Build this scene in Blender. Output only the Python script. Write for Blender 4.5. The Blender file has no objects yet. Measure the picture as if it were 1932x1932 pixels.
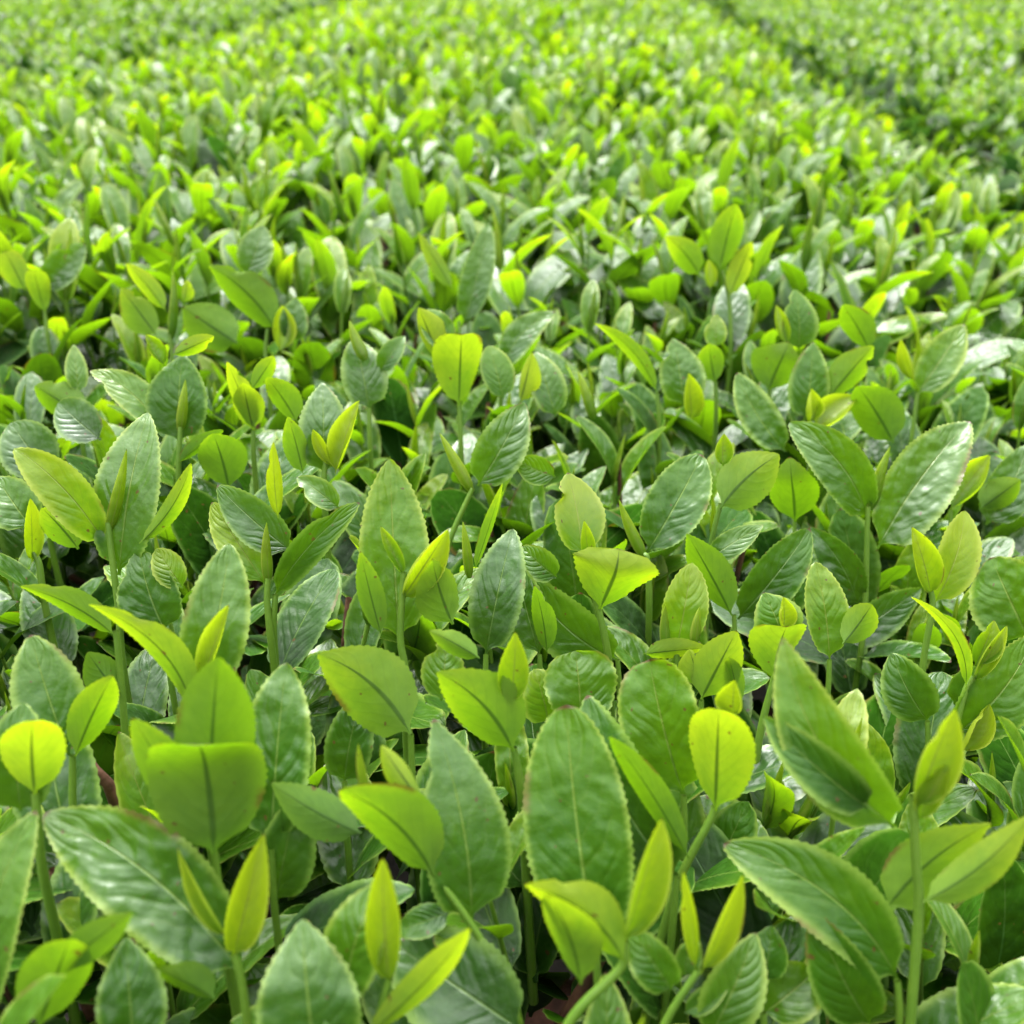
import bpy, math, random
import numpy as np
from mathutils import Vector, Matrix
SC = bpy.context.scene
COL = SC.collection
R = math.radians

# ---------------------------------------------------------------- camera
CAMZ = 1.0
PITCH, YAW = 29.4, 3.9
cam_data = bpy.data.cameras.new('camera')
cam_data.sensor_width = 36.0
cam_data.lens = 36.0
cam_data.clip_start = 0.02
cam_data.clip_end = 200.0
cam_data.dof.use_dof = True
cam_data.dof.focus_distance = 0.40
cam_data.dof.aperture_fstop = 10.0
cam = bpy.data.objects.new('camera', cam_data)
COL.objects.link(cam)
cam.location = (0, 0, CAMZ)
cam.rotation_euler = (R(90 - PITCH), 0, R(YAW))
SC.camera = cam

# ---------------------------------------------------------------- sky and sun (bright overcast)
SUN_EL, SUN_AZ = 66.0, -25.0          # azimuth measured from +Y towards +X: the light stands beyond the field
world = bpy.data.worlds.new('World')
SC.world = world
world.use_nodes = True
wn = world.node_tree
wn.nodes.clear()
wo = wn.nodes.new('ShaderNodeOutputWorld')
wb = wn.nodes.new('ShaderNodeBackground')
wh = wn.nodes.new('ShaderNodeHueSaturation')
ws = wn.nodes.new('ShaderNodeTexSky')
ws.sky_type = 'NISHITA'
ws.sun_disc = False
ws.sun_elevation = R(SUN_EL)
ws.sun_rotation = R(SUN_AZ)
ws.air_density = 1.0
ws.dust_density = 2.5
ws.ozone_density = 1.0
wh.inputs['Saturation'].default_value = 0.06
wb.inputs['Strength'].default_value = 0.15
wn.links.new(ws.outputs[0], wh.inputs['Color'])
wt = wn.nodes.new('ShaderNodeTexCoord')
wx = wn.nodes.new('ShaderNodeSeparateXYZ')
wm = wn.nodes.new('ShaderNodeMapRange')
wm.inputs['From Min'].default_value, wm.inputs['From Max'].default_value = 0.08, 0.98
wm.inputs['To Min'].default_value, wm.inputs['To Max'].default_value = 0.10, 2.3
wm.interpolation_type = 'SMOOTHSTEP'
wv = wn.nodes.new('ShaderNodeVectorMath')
wv.operation = 'SCALE'
wn.links.new(wt.outputs['Generated'], wx.inputs[0])
wn.links.new(wx.outputs['Z'], wm.inputs['Value'])
wn.links.new(wh.outputs[0], wv.inputs[0])
wn.links.new(wm.outputs[0], wv.inputs['Scale'])
wn.links.new(wv.outputs[0], wb.inputs[0])
wn.links.new(wb.outputs[0], wo.inputs[0])
sun_data = bpy.data.lights.new('sun', 'SUN')
sun_data.energy = 0.5
sun_data.angle = R(45)
sun_data.color = (1.0, 0.96, 0.9)
sun = bpy.data.objects.new('sun', sun_data)
COL.objects.link(sun)
sd = Vector((math.sin(R(SUN_AZ)) * math.cos(R(SUN_EL)), math.cos(R(SUN_AZ)) * math.cos(R(SUN_EL)), math.sin(R(SUN_EL))))
sun.rotation_euler = (-sd).to_track_quat('-Z', 'Y').to_euler()
sun.location = (0, 2, 4)

SC.view_settings.view_transform = 'Standard'
SC.view_settings.look = 'None'
SC.view_settings.exposure = 2.12
SC.view_settings.gamma = 1.0
SC.render.engine = 'CYCLES'
cy = SC.cycles
cy.max_bounces = 6
cy.diffuse_bounces = 4
cy.glossy_bounces = 2
cy.transmission_bounces = 4
cy.transparent_max_bounces = 4
cy.caustics_reflective = False
cy.caustics_refractive = False
cy.use_denoising = True

# ---------------------------------------------------------------- pixel rays (1932-pixel picture)
PX = 1932.0
_cp, _sp, _cy, _sy = math.cos(R(PITCH)), math.sin(R(PITCH)), math.cos(R(YAW)), math.sin(R(YAW))
HV = np.array((-_sy, _cy, 0.0))                       # horizontal view direction
FW = HV * _cp + np.array((0, 0, -_sp))
RT = np.array((_cy, _sy, 0.0))
UP = np.cross(RT, FW)
CAM = np.array((0, 0, CAMZ))
Z = np.array((0, 0, 1.0))

def ray(x, y):
    return FW + RT * ((x - PX / 2) / PX) + UP * ((PX / 2 - y) / PX)

def project(p):
    d = np.asarray(p) - CAM
    dep = d @ FW
    if np.ndim(dep) == 0 and dep < 0.02:
        return (-9999, -9999, dep)
    return (PX / 2 + PX * (d @ RT) / dep, PX / 2 - PX * (d @ UP) / dep, dep)

def on_plane(x, y, p0, n):
    r = ray(x, y)
    return CAM + r * (((p0 - CAM) @ n) / (r @ n))

# ---------------------------------------------------------------- the clipped hedges: a domed top, dropping into furrows
PITCH_ROW, C0 = 1.85, -0.325
def canopy(X, Y=0.0):
    k = np.round((X - C0) / PITCH_ROW)
    u = np.abs(X - (C0 + k * PITCH_ROW))
    z = 0.80 + 0.085 * ((C0 / 0.85) ** 2 - (u / 0.85) ** 2)
    d = np.clip(u - 0.82 - 0.04 * np.sin(Y * 6.3 + k * 2.0) * np.sin(Y * 2.7 + 1.0), 0, None)
    return z - 9.0 * d ** 2 + 0.012 * np.sin(X * 7.1 + 1.3 + Y * 2.0) * np.sin(Y * 5.3 + 0.4)

# ---------------------------------------------------------------- materials
class NT:
    def __init__(s, name):
        s.m = bpy.data.materials.new(name)
        s.m.use_nodes = True
        s.t = s.m.node_tree
        s.t.nodes.clear()
        s.out = s.t.nodes.new('ShaderNodeOutputMaterial')
    def n(s, typ, **kw):
        nd = s.t.nodes.new(typ)
        for k, v in kw.items():
            setattr(nd, k, v)
        return nd
    def put(s, sock, v):
        if hasattr(v, 'is_linked') or isinstance(v, bpy.types.NodeSocket):
            s.t.links.new(v, sock)
        else:
            sock.default_value = v
    def math(s, op, a, b=0.0, c=0.0, clamp=False):
        nd = s.n('ShaderNodeMath', operation=op, use_clamp=clamp)
        for i, v in enumerate((a, b, c)):
            s.put(nd.inputs[i], v)
        return nd.outputs[0]
    def smooth(s, x, lo, hi, a=0.0, b=1.0):
        nd = s.n('ShaderNodeMapRange', interpolation_type='SMOOTHSTEP')
        for k, v in zip(('Value', 'From Min', 'From Max', 'To Min', 'To Max'), (x, lo, hi, a, b)):
            s.put(nd.inputs[k], v)
        return nd.outputs[0]
    def mix(s, f, a, b):
        nd = s.n('ShaderNodeMix', data_type='RGBA')
        s.put(nd.inputs[0], f)
        for i, v in ((6, a), (7, b)):
            s.put(nd.inputs[i], v if not isinstance(v, tuple) else (*v, 1.0))
        return nd.outputs[2]
    def ramp(s, x, stops):
        nd = s.n('ShaderNodeValToRGB')
        s.put(nd.inputs[0], x)
        els = nd.color_ramp.elements
        while len(els) < len(stops):
            els.new(0.5)
        for e, (p, c) in zip(els, stops):
            e.position = p
            e.color = (*c, 1.0)
        return nd.outputs[0]
    def noise(s, scale, detail=2.0, vec=None, rough=0.5):
        nd = s.n('ShaderNodeTexNoise')
        nd.inputs['Scale'].default_value = scale
        nd.inputs['Detail'].default_value = detail
        nd.inputs['Roughness'].default_value = rough
        if vec is not None:
            s.t.links.new(vec, nd.inputs['Vector'])
        return nd.outputs['Fac']

def leaf_material(name):
    k = NT(name)
    at = k.n('ShaderNodeAttribute', attribute_name='st')
    sep = k.n('ShaderNodeSeparateXYZ')
    k.t.links.new(at.outputs['Vector'], sep.inputs[0])
    s, t, tone0 = sep.outputs
    oi = k.n('ShaderNodeObjectInfo')
    tc = k.n('ShaderNodeTexCoord')
    geo = k.n('ShaderNodeNewGeometry')
    back = geo.outputs['Backfacing']
    rnd = k.math('FRACT', k.math('ADD', oi.outputs['Random'], k.math('MULTIPLY', tone0, 17.3)))
    mott = k.noise(55, 3, tc.outputs['Object'])
    tone = k.math('ADD', tone0, k.math('MULTIPLY_ADD', mott, 0.30, -0.15))
    tone = k.math('ADD', tone, k.math('MULTIPLY_ADD', rnd, 0.22, -0.12), clamp=True)
    a = k.math('ABSOLUTE', s)
    tone = k.math('ADD', tone, k.math('MULTIPLY_ADD', k.noise(420, 2, tc.outputs['Object']), 0.16, -0.08))
    tone = k.math('ADD', tone, k.math('MULTIPLY_ADD', t, 0.34, -0.19))
    tone = k.math('ADD', tone, k.math('MULTIPLY', k.smooth(a, 0.5, 1.0), 0.08), clamp=True)
    taper = k.math('SUBTRACT', 1.15, t)
    mid = k.smooth(a, k.math('MULTIPLY', taper, k.math('MULTIPLY_ADD', back, 0.020, 0.015)), k.math('MULTIPLY', taper, k.math('MULTIPLY_ADD', back, 0.055, 0.062)), 1.0, 0.0)
    mid = k.math('MULTIPLY', mid, k.smooth(t, 0.80, 0.99, 1.0, 0.45))
    # side veins sweep forward from the midrib to the margin
    ph = k.math('SUBTRACT', k.math('MULTIPLY', t, 7.0), k.math('MULTIPLY', k.math('POWER', a, 1.3), 2.6))
    ph = k.math('ADD', ph, k.math('MULTIPLY', k.noise(60, 2, tc.outputs['Object']), 1.7))
    wav = k.math('PINGPONG', ph, 0.5)                         # 0 on a vein, 0.5 between two
    vein = k.smooth(wav, 0.0, 0.10, 1.0, 0.0)
    inner = k.smooth(a, 0.60, 0.92, 1.0, 0.0)
    vein = k.math('MULTIPLY', vein, inner)
    rim = k.smooth(a, k.math('MULTIPLY_ADD', k.math('FRACT', k.math('MULTIPLY', rnd, 3.7)), 0.25, 0.66), 0.99)
    base = k.ramp(tone, [(0.0, (0.007, 0.025, 0.003)), (0.35, (0.027, 0.094, 0.005)), (0.65, (0.070, 0.165, 0.007)), (1.0, (0.22, 0.30, 0.012))])
    tran = k.ramp(tone, [(0.0, (0.022, 0.060, 0.002)), (0.35, (0.092, 0.215, 0.002)), (0.65, (0.170, 0.345, 0.003)), (1.0, (0.40, 0.55, 0.006))])
    pale = k.ramp(tone, [(0.0, (0.03, 0.08, 0.02)), (0.4, (0.19, 0.31, 0.05)), (1.0, (0.40, 0.46, 0.07))])
    up = k.mix(k.math('MULTIPLY', mid, 0.75), base, pale)
    up = k.mix(k.math('MULTIPLY', vein, 0.12), up, pale)
    up = k.mix(k.math('MULTIPLY', rim, 0.85), up, pale)
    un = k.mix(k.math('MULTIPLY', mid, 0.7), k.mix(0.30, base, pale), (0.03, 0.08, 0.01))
    dark_rib = k.mix(0.85, tran, (0.02, 0.06, 0.002))
    tr = k.mix(mid, tran, dark_rib)
    tr = k.mix(k.math('MULTIPLY', vein, 0.24), tr, dark_rib)
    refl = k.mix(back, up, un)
    # dry brown tips on some leaves
    tipr = k.math('MULTIPLY', k.smooth(t, 0.975, 0.995), k.smooth(k.noise(23, 1, tc.outputs['Object']), 0.50, 0.58))
    refl = k.mix(tipr, refl, (0.11, 0.045, 0.02))
    tr = k.mix(tipr, tr, (0.06, 0.02, 0.005))
    edge = k.math('MULTIPLY', k.smooth(a, 0.80, 0.97), k.smooth(k.noise(38, 2, tc.outputs['Object']), 0.57, 0.66))
    spot = k.smooth(k.noise(330, 1, tc.outputs['Object']), 0.745, 0.775)
    worn = k.math('MAXIMUM', k.math('MULTIPLY', edge, 0.75), k.math('MULTIPLY', spot, 0.8))
    refl = k.mix(worn, refl, (0.10, 0.055, 0.018))
    tr = k.mix(worn, tr, (0.10, 0.045, 0.006))
    # relief: tissue swells between the sunken veins, plus fine crumple
    amp = k.smooth(k.noise(45, 1, tc.outputs['Object']), 0.35, 0.65, 0.05, 0.65)
    h = k.math('MULTIPLY', k.math('MULTIPLY', k.smooth(wav, 0.0, 0.35), inner), amp)
    h = k.math('ADD', h, k.math('MULTIPLY', mid, -0.9))
    h = k.math('ADD', h, k.math('MULTIPLY', k.noise(125, 1, tc.outputs['Object']), k.math('MULTIPLY_ADD', k.math('FRACT', k.math('MULTIPLY', rnd, 7.31)), 6.0, 1.5)))
    h = k.math('ADD', h, k.math('MULTIPLY', k.noise(420, 3, tc.outputs['Object']), 0.55))
    h = k.math('MULTIPLY', h, k.math('MULTIPLY_ADD', back, -0.75, 1.0))
    h = k.math('MULTIPLY', h, k.smooth(tone0, 0.72, 0.9, 1.0, 0.25))
    bmp = k.n('ShaderNodeBump')
    bmp.inputs['Strength'].default_value = 0.55
    bmp.inputs['Distance'].default_value = 0.0008
    k.t.links.new(h, bmp.inputs['Height'])
    pr = k.n('ShaderNodeBsdfPrincipled')
    k.put(pr.inputs['Base Color'], refl)
    k.put(pr.inputs['Normal'], bmp.outputs[0])
    mature = k.smooth(tone0, 0.10, 0.32, 1.0, 0.0)
    rough = k.math('ADD', k.math('MULTIPLY', back, 0.26), k.math('MULTIPLY_ADD', k.noise(70, 2, tc.outputs['Object']), 0.24, 0.21))
    k.put(pr.inputs['Roughness'], k.math('ADD', rough, k.math('MULTIPLY', mature, 0.26)))
    k.put(pr.inputs['Specular IOR Level'], k.math('SUBTRACT', k.math('MULTIPLY', k.math('MULTIPLY_ADD', k.math('FRACT', k.math('MULTIPLY', rnd, 5.3)), 0.60, 0.34), k.math('MULTIPLY_ADD', back, -0.55, 1.0)), k.math('MULTIPLY', mature, 0.62), clamp=True))
    wax = k.math('MULTIPLY', k.math('SUBTRACT', k.smooth(tone0, 0.12, 0.35, 0.0, 1.0), back, clamp=True), 0.22)
    k.put(pr.inputs['Coat Weight'], wax)
    pr.inputs['Coat Roughness'].default_value = 0.25
    k.put(pr.inputs['Coat Normal'], bmp.outputs[0])
    tl = k.n('ShaderNodeBsdfTranslucent')
    k.put(tl.inputs['Color'], tr)
    mx = k.n('ShaderNodeMixShader')
    k.put(mx.inputs[0], k.math('MULTIPLY_ADD', tone, 0.22, 0.32))
    k.t.links.new(pr.outputs[0], mx.inputs[1])
    k.t.links.new(tl.outputs[0], mx.inputs[2])
    k.t.links.new(mx.outputs[0], k.out.inputs[0])
    return k.m

def stem_material():
    k = NT('green_stem')
    tc = k.n('ShaderNodeTexCoord')
    f = k.noise(60, 3, tc.outputs['Object'])
    c = k.mix(f, (0.05, 0.125, 0.010), (0.125, 0.215, 0.018))
    pr = k.n('ShaderNodeBsdfPrincipled')
    k.put(pr.inputs['Base Color'], c)
    pr.inputs['Roughness'].default_value = 0.45
    pr.inputs['Subsurface Weight'].default_value = 0.15
    pr.inputs['Subsurface Radius'].default_value = (0.002, 0.003, 0.0005)
    bmp = k.n('ShaderNodeBump')
    bmp.inputs['Strength'].default_value = 0.3
    bmp.inputs['Distance'].default_value = 0.0005
    k.t.links.new(k.noise(500, 2, tc.outputs['Object']), bmp.inputs['Height'])
    k.put(pr.inputs['Normal'], bmp.outputs[0])
    k.t.links.new(pr.outputs[0], k.out.inputs[0])
    return k.m

def rough_material(name, c1, c2, scale, rough=0.85, bump=0.004, scale2=None):
    k = NT(name)
    tc = k.n('ShaderNodeTexCoord')
    f = k.noise(scale, 6, tc.outputs['Object'], 0.65)
    pr = k.n('ShaderNodeBsdfPrincipled')
    k.put(pr.inputs['Base Color'], k.mix(k.smooth(f, 0.3, 0.7), c1, c2))
    pr.inputs['Roughness'].default_value = rough
    bmp = k.n('ShaderNodeBump')
    bmp.inputs['Strength'].default_value = 0.8
    bmp.inputs['Distance'].default_value = bump
    k.t.links.new(k.noise(scale2 or scale * 3, 5, tc.outputs['Object']), bmp.inputs['Height'])
    k.put(pr.inputs['Normal'], bmp.outputs[0])
    k.t.links.new(pr.outputs[0], k.out.inputs[0])
    return k.m

M_LEAF = leaf_material('tea_leaf')
M_STEM = stem_material()
M_BARK = rough_material('bark', (0.040, 0.016, 0.008), (0.14, 0.058, 0.030), 90, 0.8, 0.001)
M_SOIL = rough_material('soil', (0.010, 0.008, 0.006), (0.028, 0.021, 0.015), 14, 0.95, 0.02)
M_DRY = rough_material('dry_leaf', (0.12, 0.075, 0.045), (0.30, 0.22, 0.14), 60, 0.7, 0.001)

# ---------------------------------------------------------------- mesh helpers
def sm(x, a, b):
    u = np.clip((x - a) / (b - a), 0, 1)
    return u * u * (3 - 2 * u)

def leaf_geo(L, W, nv=24, nu=6, fold=0.25, curl=0.4, bow=0.0, twist=0.0, wave=0.0, teeth=0.0, a=0.62, b=0.55, tip=0.0,
             tone=0.5, seed=0, nick=0.0, rollc=0.0):
    """a serrate leaf: length along +Y, upper side +Z, base at the origin, tip on the +Y axis. W is the full width."""
    rg = np.random.RandomState(seed)
    t = np.linspace(0, 1, nv + 1)
    th = curl * (t - 0.15) + tip * sm(t, 0.55, 0.95)
    tm = (th[1:] + th[:-1]) / 2
    y = np.concatenate([[0], np.cumsum(np.cos(tm))]) / nv
    z = -np.concatenate([[0], np.cumsum(np.sin(tm))]) / nv
    w = (t ** a) * ((1 - t) ** b)
    w = w / w.max()
    pet = 0.055
    w = np.where(t < 0.10, np.maximum(w * sm(t, 0.0, 0.14), pet), w)
    w[-1] = 0.012
    w = w * W / 2
    jg = (np.arange(nv + 1) % 2 == 1) * teeth * W / 2 * rg.uniform(0.6, 1.3, nv + 1) * (t > 0.12) * (t < 0.99)
    S = np.linspace(-1, 1, nu + 1)
    ph = rg.uniform(0, 6.28, 4)
    P = np.zeros((nv + 1, nu + 1, 3))
    ct, st = np.cos(th), np.sin(th)
    tw = twist * (t - 0.3)
    for j, s in enumerate(S):
        wj = w * s + (jg * np.sign(s) if abs(s) > 0.99 else 0.0)
        if nick and s < -0.3:
            wj = wj * (1 - nick * abs(s) * np.exp(-((t - rg.uniform(.72, .78)) / 0.06) ** 2))
        f = fold * (1 - 0.45 * t)
        rs = math.sqrt(s * s + 0.02) - math.sqrt(0.02)
        xo = wj * np.cos(f)
        if rollc:
            rr = rollc * (1 - 0.35 * t)
            xo = np.abs(wj) / abs(s or 1) * np.sin(rr * s) / 1.0
            f = 0 * t
        zo = (w * (1 - np.cos(rr * s)) if rollc else w * rs * np.sin(f)) + wave * W * s * s * (np.sin(9 * t + ph[0] + (1.6 if s > 0 else 0)) + 0.6 * np.sin(17 * t + ph[1] + 2 * s))
        xo2 = xo * np.cos(tw) - zo * np.sin(tw)
        zo2 = xo * np.sin(tw) + zo * np.cos(tw)
        P[:, j, 0] = xo2 + bow * 4 * t * (1 - t) * (L if L else 1)
        P[:, j, 1] = y * L + zo2 * st
        P[:, j, 2] = z * L + zo2 * ct
    ang = math.atan2(z[-1], y[-1])
    ch = math.hypot(z[-1], y[-1])
    ca, sa = math.cos(-ang), math.sin(-ang)
    Y = (P[..., 1] * ca - P[..., 2] * sa)
    Zz = (P[..., 1] * sa + P[..., 2] * ca)
    P[..., 1], P[..., 2] = Y / ch, Zz / ch
    V = P.reshape(-1, 3)
    i = np.arange(nv)[:, None] * (nu + 1) + np.arange(nu)[None, :]
    F = np.stack([i, i + 1, i + nu + 2, i + nu + 1], -1).reshape(-1, 4)
    ST = np.stack(np.broadcast_arrays(S[None, :], t[:, None], np.float64(tone)), -1).reshape(-1, 3)
    return V, F, ST

def tube_geo(pts, rad, n=7, tone=0.5, flat=1.0):
    pts = np.asarray(pts, float)
    rad = np.broadcast_to(np.asarray(rad, float), (len(pts),))
    V, ST = [], []
    T = np.gradient(pts, axis=0)
    ref = np.array((0.31, 0.2, 0.93)) if abs(T[0] @ np.array((0.31, .2, .93))) < 0.9 * np.linalg.norm(T[0]) else np.array((1., 0, 0))
    for i, (p, r) in enumerate(zip(pts, rad)):
        d = T[i] / (np.linalg.norm(T[i]) + 1e-12)
        x = np.cross(d, ref); x /= np.linalg.norm(x) + 1e-12
        yv = np.cross(d, x)
        for k in range(n):
            q = 2 * math.pi * k / n
            V.append(p + r * (math.cos(q) * x + flat * math.sin(q) * yv))
            ST.append((math.cos(q), i / (len(pts) - 1), tone))
    F = []
    for i in range(len(pts) - 1):
        for k in range(n):
            k2 = (k + 1) % n
            F.append((i * n + k, i * n + k2, (i + 1) * n + k2, (i + 1) * n + k))
    return np.array(V), np.array(F), np.array(ST)

def bud_geo(L, W, n=7, m=9, tone=0.85, bend=0.1, flat=0.7):
    """a closed spear-shaped bud along +Y with rolled flanks"""
    t = np.linspace(0, 1, m)
    r = (t ** 0.35) * ((1 - t) ** 0.85)
    r = r / r.max() * W / 2
    r[0] = W * 0.22; r[-1] = W * 0.02
    pts = np.stack([bend * L * np.sin(t * 2.4) * 0.5, t * L, bend * L * t * (1 - t)], -1)
    pts[:, 0] -= pts[-1, 0] * t
    return tube_geo(pts, r, n, tone, flat)

def frame(base, tip, nrm):
    y = tip - base
    L = np.linalg.norm(y)
    y = y / L
    z = nrm - y * (nrm @ y)
    z /= np.linalg.norm(z)
    x = np.cross(y, z)
    M = np.eye(4)
    M[:3, 0], M[:3, 1], M[:3, 2], M[:3, 3] = x, y, z, base
    return M, L

def mesh_from(name, V, F, ST, mats, midx=None):
    me = bpy.data.meshes.new(name)
    nv, nf = len(V), len(F)
    me.vertices.add(nv)
    me.vertices.foreach_set('co', np.asarray(V, np.float32).ravel())
    me.loops.add(nf * 4)
    me.loops.foreach_set('vertex_index', np.asarray(F, np.int32).ravel())
    me.polygons.add(nf)
    me.polygons.foreach_set('loop_start', np.arange(0, nf * 4, 4, dtype=np.int32))
    me.polygons.foreach_set('use_smooth', np.ones(nf, bool))
    for m in mats:
        me.materials.append(m)
    if midx is not None:
        me.polygons.foreach_set('material_index', np.asarray(midx, np.int32))
    at = me.attributes.new('st', 'FLOAT_VECTOR', 'POINT')
    at.data.foreach_set('vector', np.asarray(ST, np.float32).ravel())
    me.update(calc_edges=True)
    return me

def obj(name, me, parent=None):
    o = bpy.data.objects.new(name, me)
    COL.objects.link(o)
    if parent is not None:
        o.parent = parent
    return o

def tag(o, label=None, cat=None, group=None, kind=None):
    for k, v in (('label', label), ('category', cat), ('group', group), ('kind', kind)):
        if v:
            o[k] = v

class Heap:
    """collects transformed pieces for ONE mesh"""
    def __init__(s): s.V, s.F, s.S, s.I, s.n = [], [], [], [], 0
    def add(s, geo, Ms, tones=None, mi=0):
        V, F, S = geo
        Ms = np.asarray(Ms)
        if Ms.ndim == 2: Ms = Ms[None]
        n, nv = len(Ms), len(V)
        W = np.einsum('nij,vj->nvi', Ms[:, :3, :3], V) + Ms[:, None, :3, 3]
        s.V.append(W.reshape(-1, 3))
        s.F.append((F[None] + (s.n + np.arange(n) * nv)[:, None, None]).reshape(-1, 4))
        SS = np.repeat(S[None], n, 0).copy()
        if tones is not None:
            SS[..., 2] += np.asarray(tones)[:, None]
        s.S.append(SS.reshape(-1, 3))
        s.I.append(np.full(n * len(F), mi))
        s.n += n * nv
    def mesh(s, name, mats):
        return mesh_from(name, np.concatenate(s.V), np.concatenate(s.F), np.concatenate(s.S), mats, np.concatenate(s.I))

def rotz(a):
    c, s = math.cos(a), math.sin(a)
    M = np.eye(4); M[:2, :2] = ((c, -s), (s, c)); return M
def rotx(a):
    c, s = math.cos(a), math.sin(a)
    M = np.eye(4); M[1:3, 1:3] = ((c, -s), (s, c)); return M
def roty(a):
    c, s = math.cos(a), math.sin(a)
    M = np.eye(4); M[0, 0], M[0, 2], M[2, 0], M[2, 2] = c, s, -s, c; return M
def trans(p):
    M = np.eye(4); M[:3, 3] = p; return M
def apply(M, geo):
    return geo[0] @ M[:3, :3].T + M[:3, 3], geo[1], geo[2]

# ---------------------------------------------------------------- the ground
def ground():
    n = 60
    xs = np.sign(np.linspace(-1, 1, n)) * np.abs(np.linspace(-1, 1, n)) ** 2 * 60
    X, Y = np.meshgrid(xs, xs + 4)
    V = np.stack([X.ravel(), Y.ravel(), (0.015 * np.sin(X * 3.1) * np.sin(Y * 2.3)).ravel()], -1)
    i = np.arange(n - 1)[:, None] * n + np.arange(n - 1)[None, :]
    F = np.stack([i, i + 1, i + n + 1, i + n], -1).reshape(-1, 4)
    o = obj('ground', mesh_from('ground', V, F, np.zeros((len(V), 3)), [M_SOIL]))
    tag(o, 'dark bare soil in the furrows under the tea hedges', 'ground', kind='structure')
ground()

# ---------------------------------------------------------------- shoot prototypes (local, stem base at the origin)
NPROTO = 16
def make_proto(i, lod):
    """lod 0: serrate leaves for the shoots seen one by one; 1, 2: lighter for the mass"""
    rg = random.Random(100 + i)
    nv, nu = ((26, 6), (10, 4), (6, 2))[lod]
    n = rg.choice((3, 3, 4, 4, 5))
    H = rg.uniform(0.050, 0.078)
    lean = rg.uniform(-0.12, 0.12)
    parts = []
    pts = [np.array((lean * H * max(u, 0.0) ** 1.5, 0.3 * lean * H * u, H * u)) for u in np.linspace(-0.35, 1, 6)]
    parts.append(('stem', tube_geo(pts, np.linspace(0.0014, 0.0009, 6), 7 if lod == 0 else 3)))
    az = rg.uniform(0, 6.28)
    for j in range(n):
        u = 0.35 + 0.60 * j / max(1, n - 1)
        f = j / max(1, n - 1)
        L = (0.062 - 0.022 * f) * rg.uniform(0.8, 1.15)
        W = L * rg.uniform(0.36, 0.52) * (1 - 0.22 * f)
        inc = R(rg.uniform(38, 66) * (1 - f) + rg.uniform(16, 44) * f)       # from the vertical
        g = leaf_geo(L, W, nv, nu, fold=rg.uniform(0.1, 0.4) + 0.35 * f, curl=rg.uniform(0.1, 0.9), bow=rg.uniform(-.05, .05),
                     twist=rg.uniform(-0.3, 0.3), wave=rg.uniform(0, 0.03), teeth=0.035 if lod == 0 else 0, a=rg.uniform(.58, .75),
                     b=rg.uniform(.6, .9), tone=rg.uniform(0.30, 0.52) * (1 - f) + rg.uniform(0.52, 0.74) * f, seed=i * 10 + j)
        p = np.array((lean * H * max(u, 0.0) ** 1.5, 0.3 * lean * H * u, H * u))
        # local +Y leaf raised so its upper side faces the stem
        M = trans(p) @ rotz(az) @ rotx(math.pi / 2 - inc)
        parts.append(('leaf', apply(M, g)))
        az += 2.4 + rg.uniform(-0.4, 0.4)
    Lb = rg.uniform(0.020, 0.036)
    g = bud_geo(Lb, Lb * rg.uniform(0.13, 0.18), 8 if lod == 0 else 4, 9 if lod == 0 else 5, tone=rg.uniform(0.72, 0.95), bend=rg.uniform(-.1, .1))
    M = trans(pts[-1] * 0.99) @ rotz(rg.uniform(0, 6.28)) @ rotx(math.pi / 2 - R(rg.uniform(2, 16)))
    parts.append(('bud', apply(M, g)))
    return parts
PROTO = [[make_proto(i, l) for i in range(NPROTO)] for l in range(3)]

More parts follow.
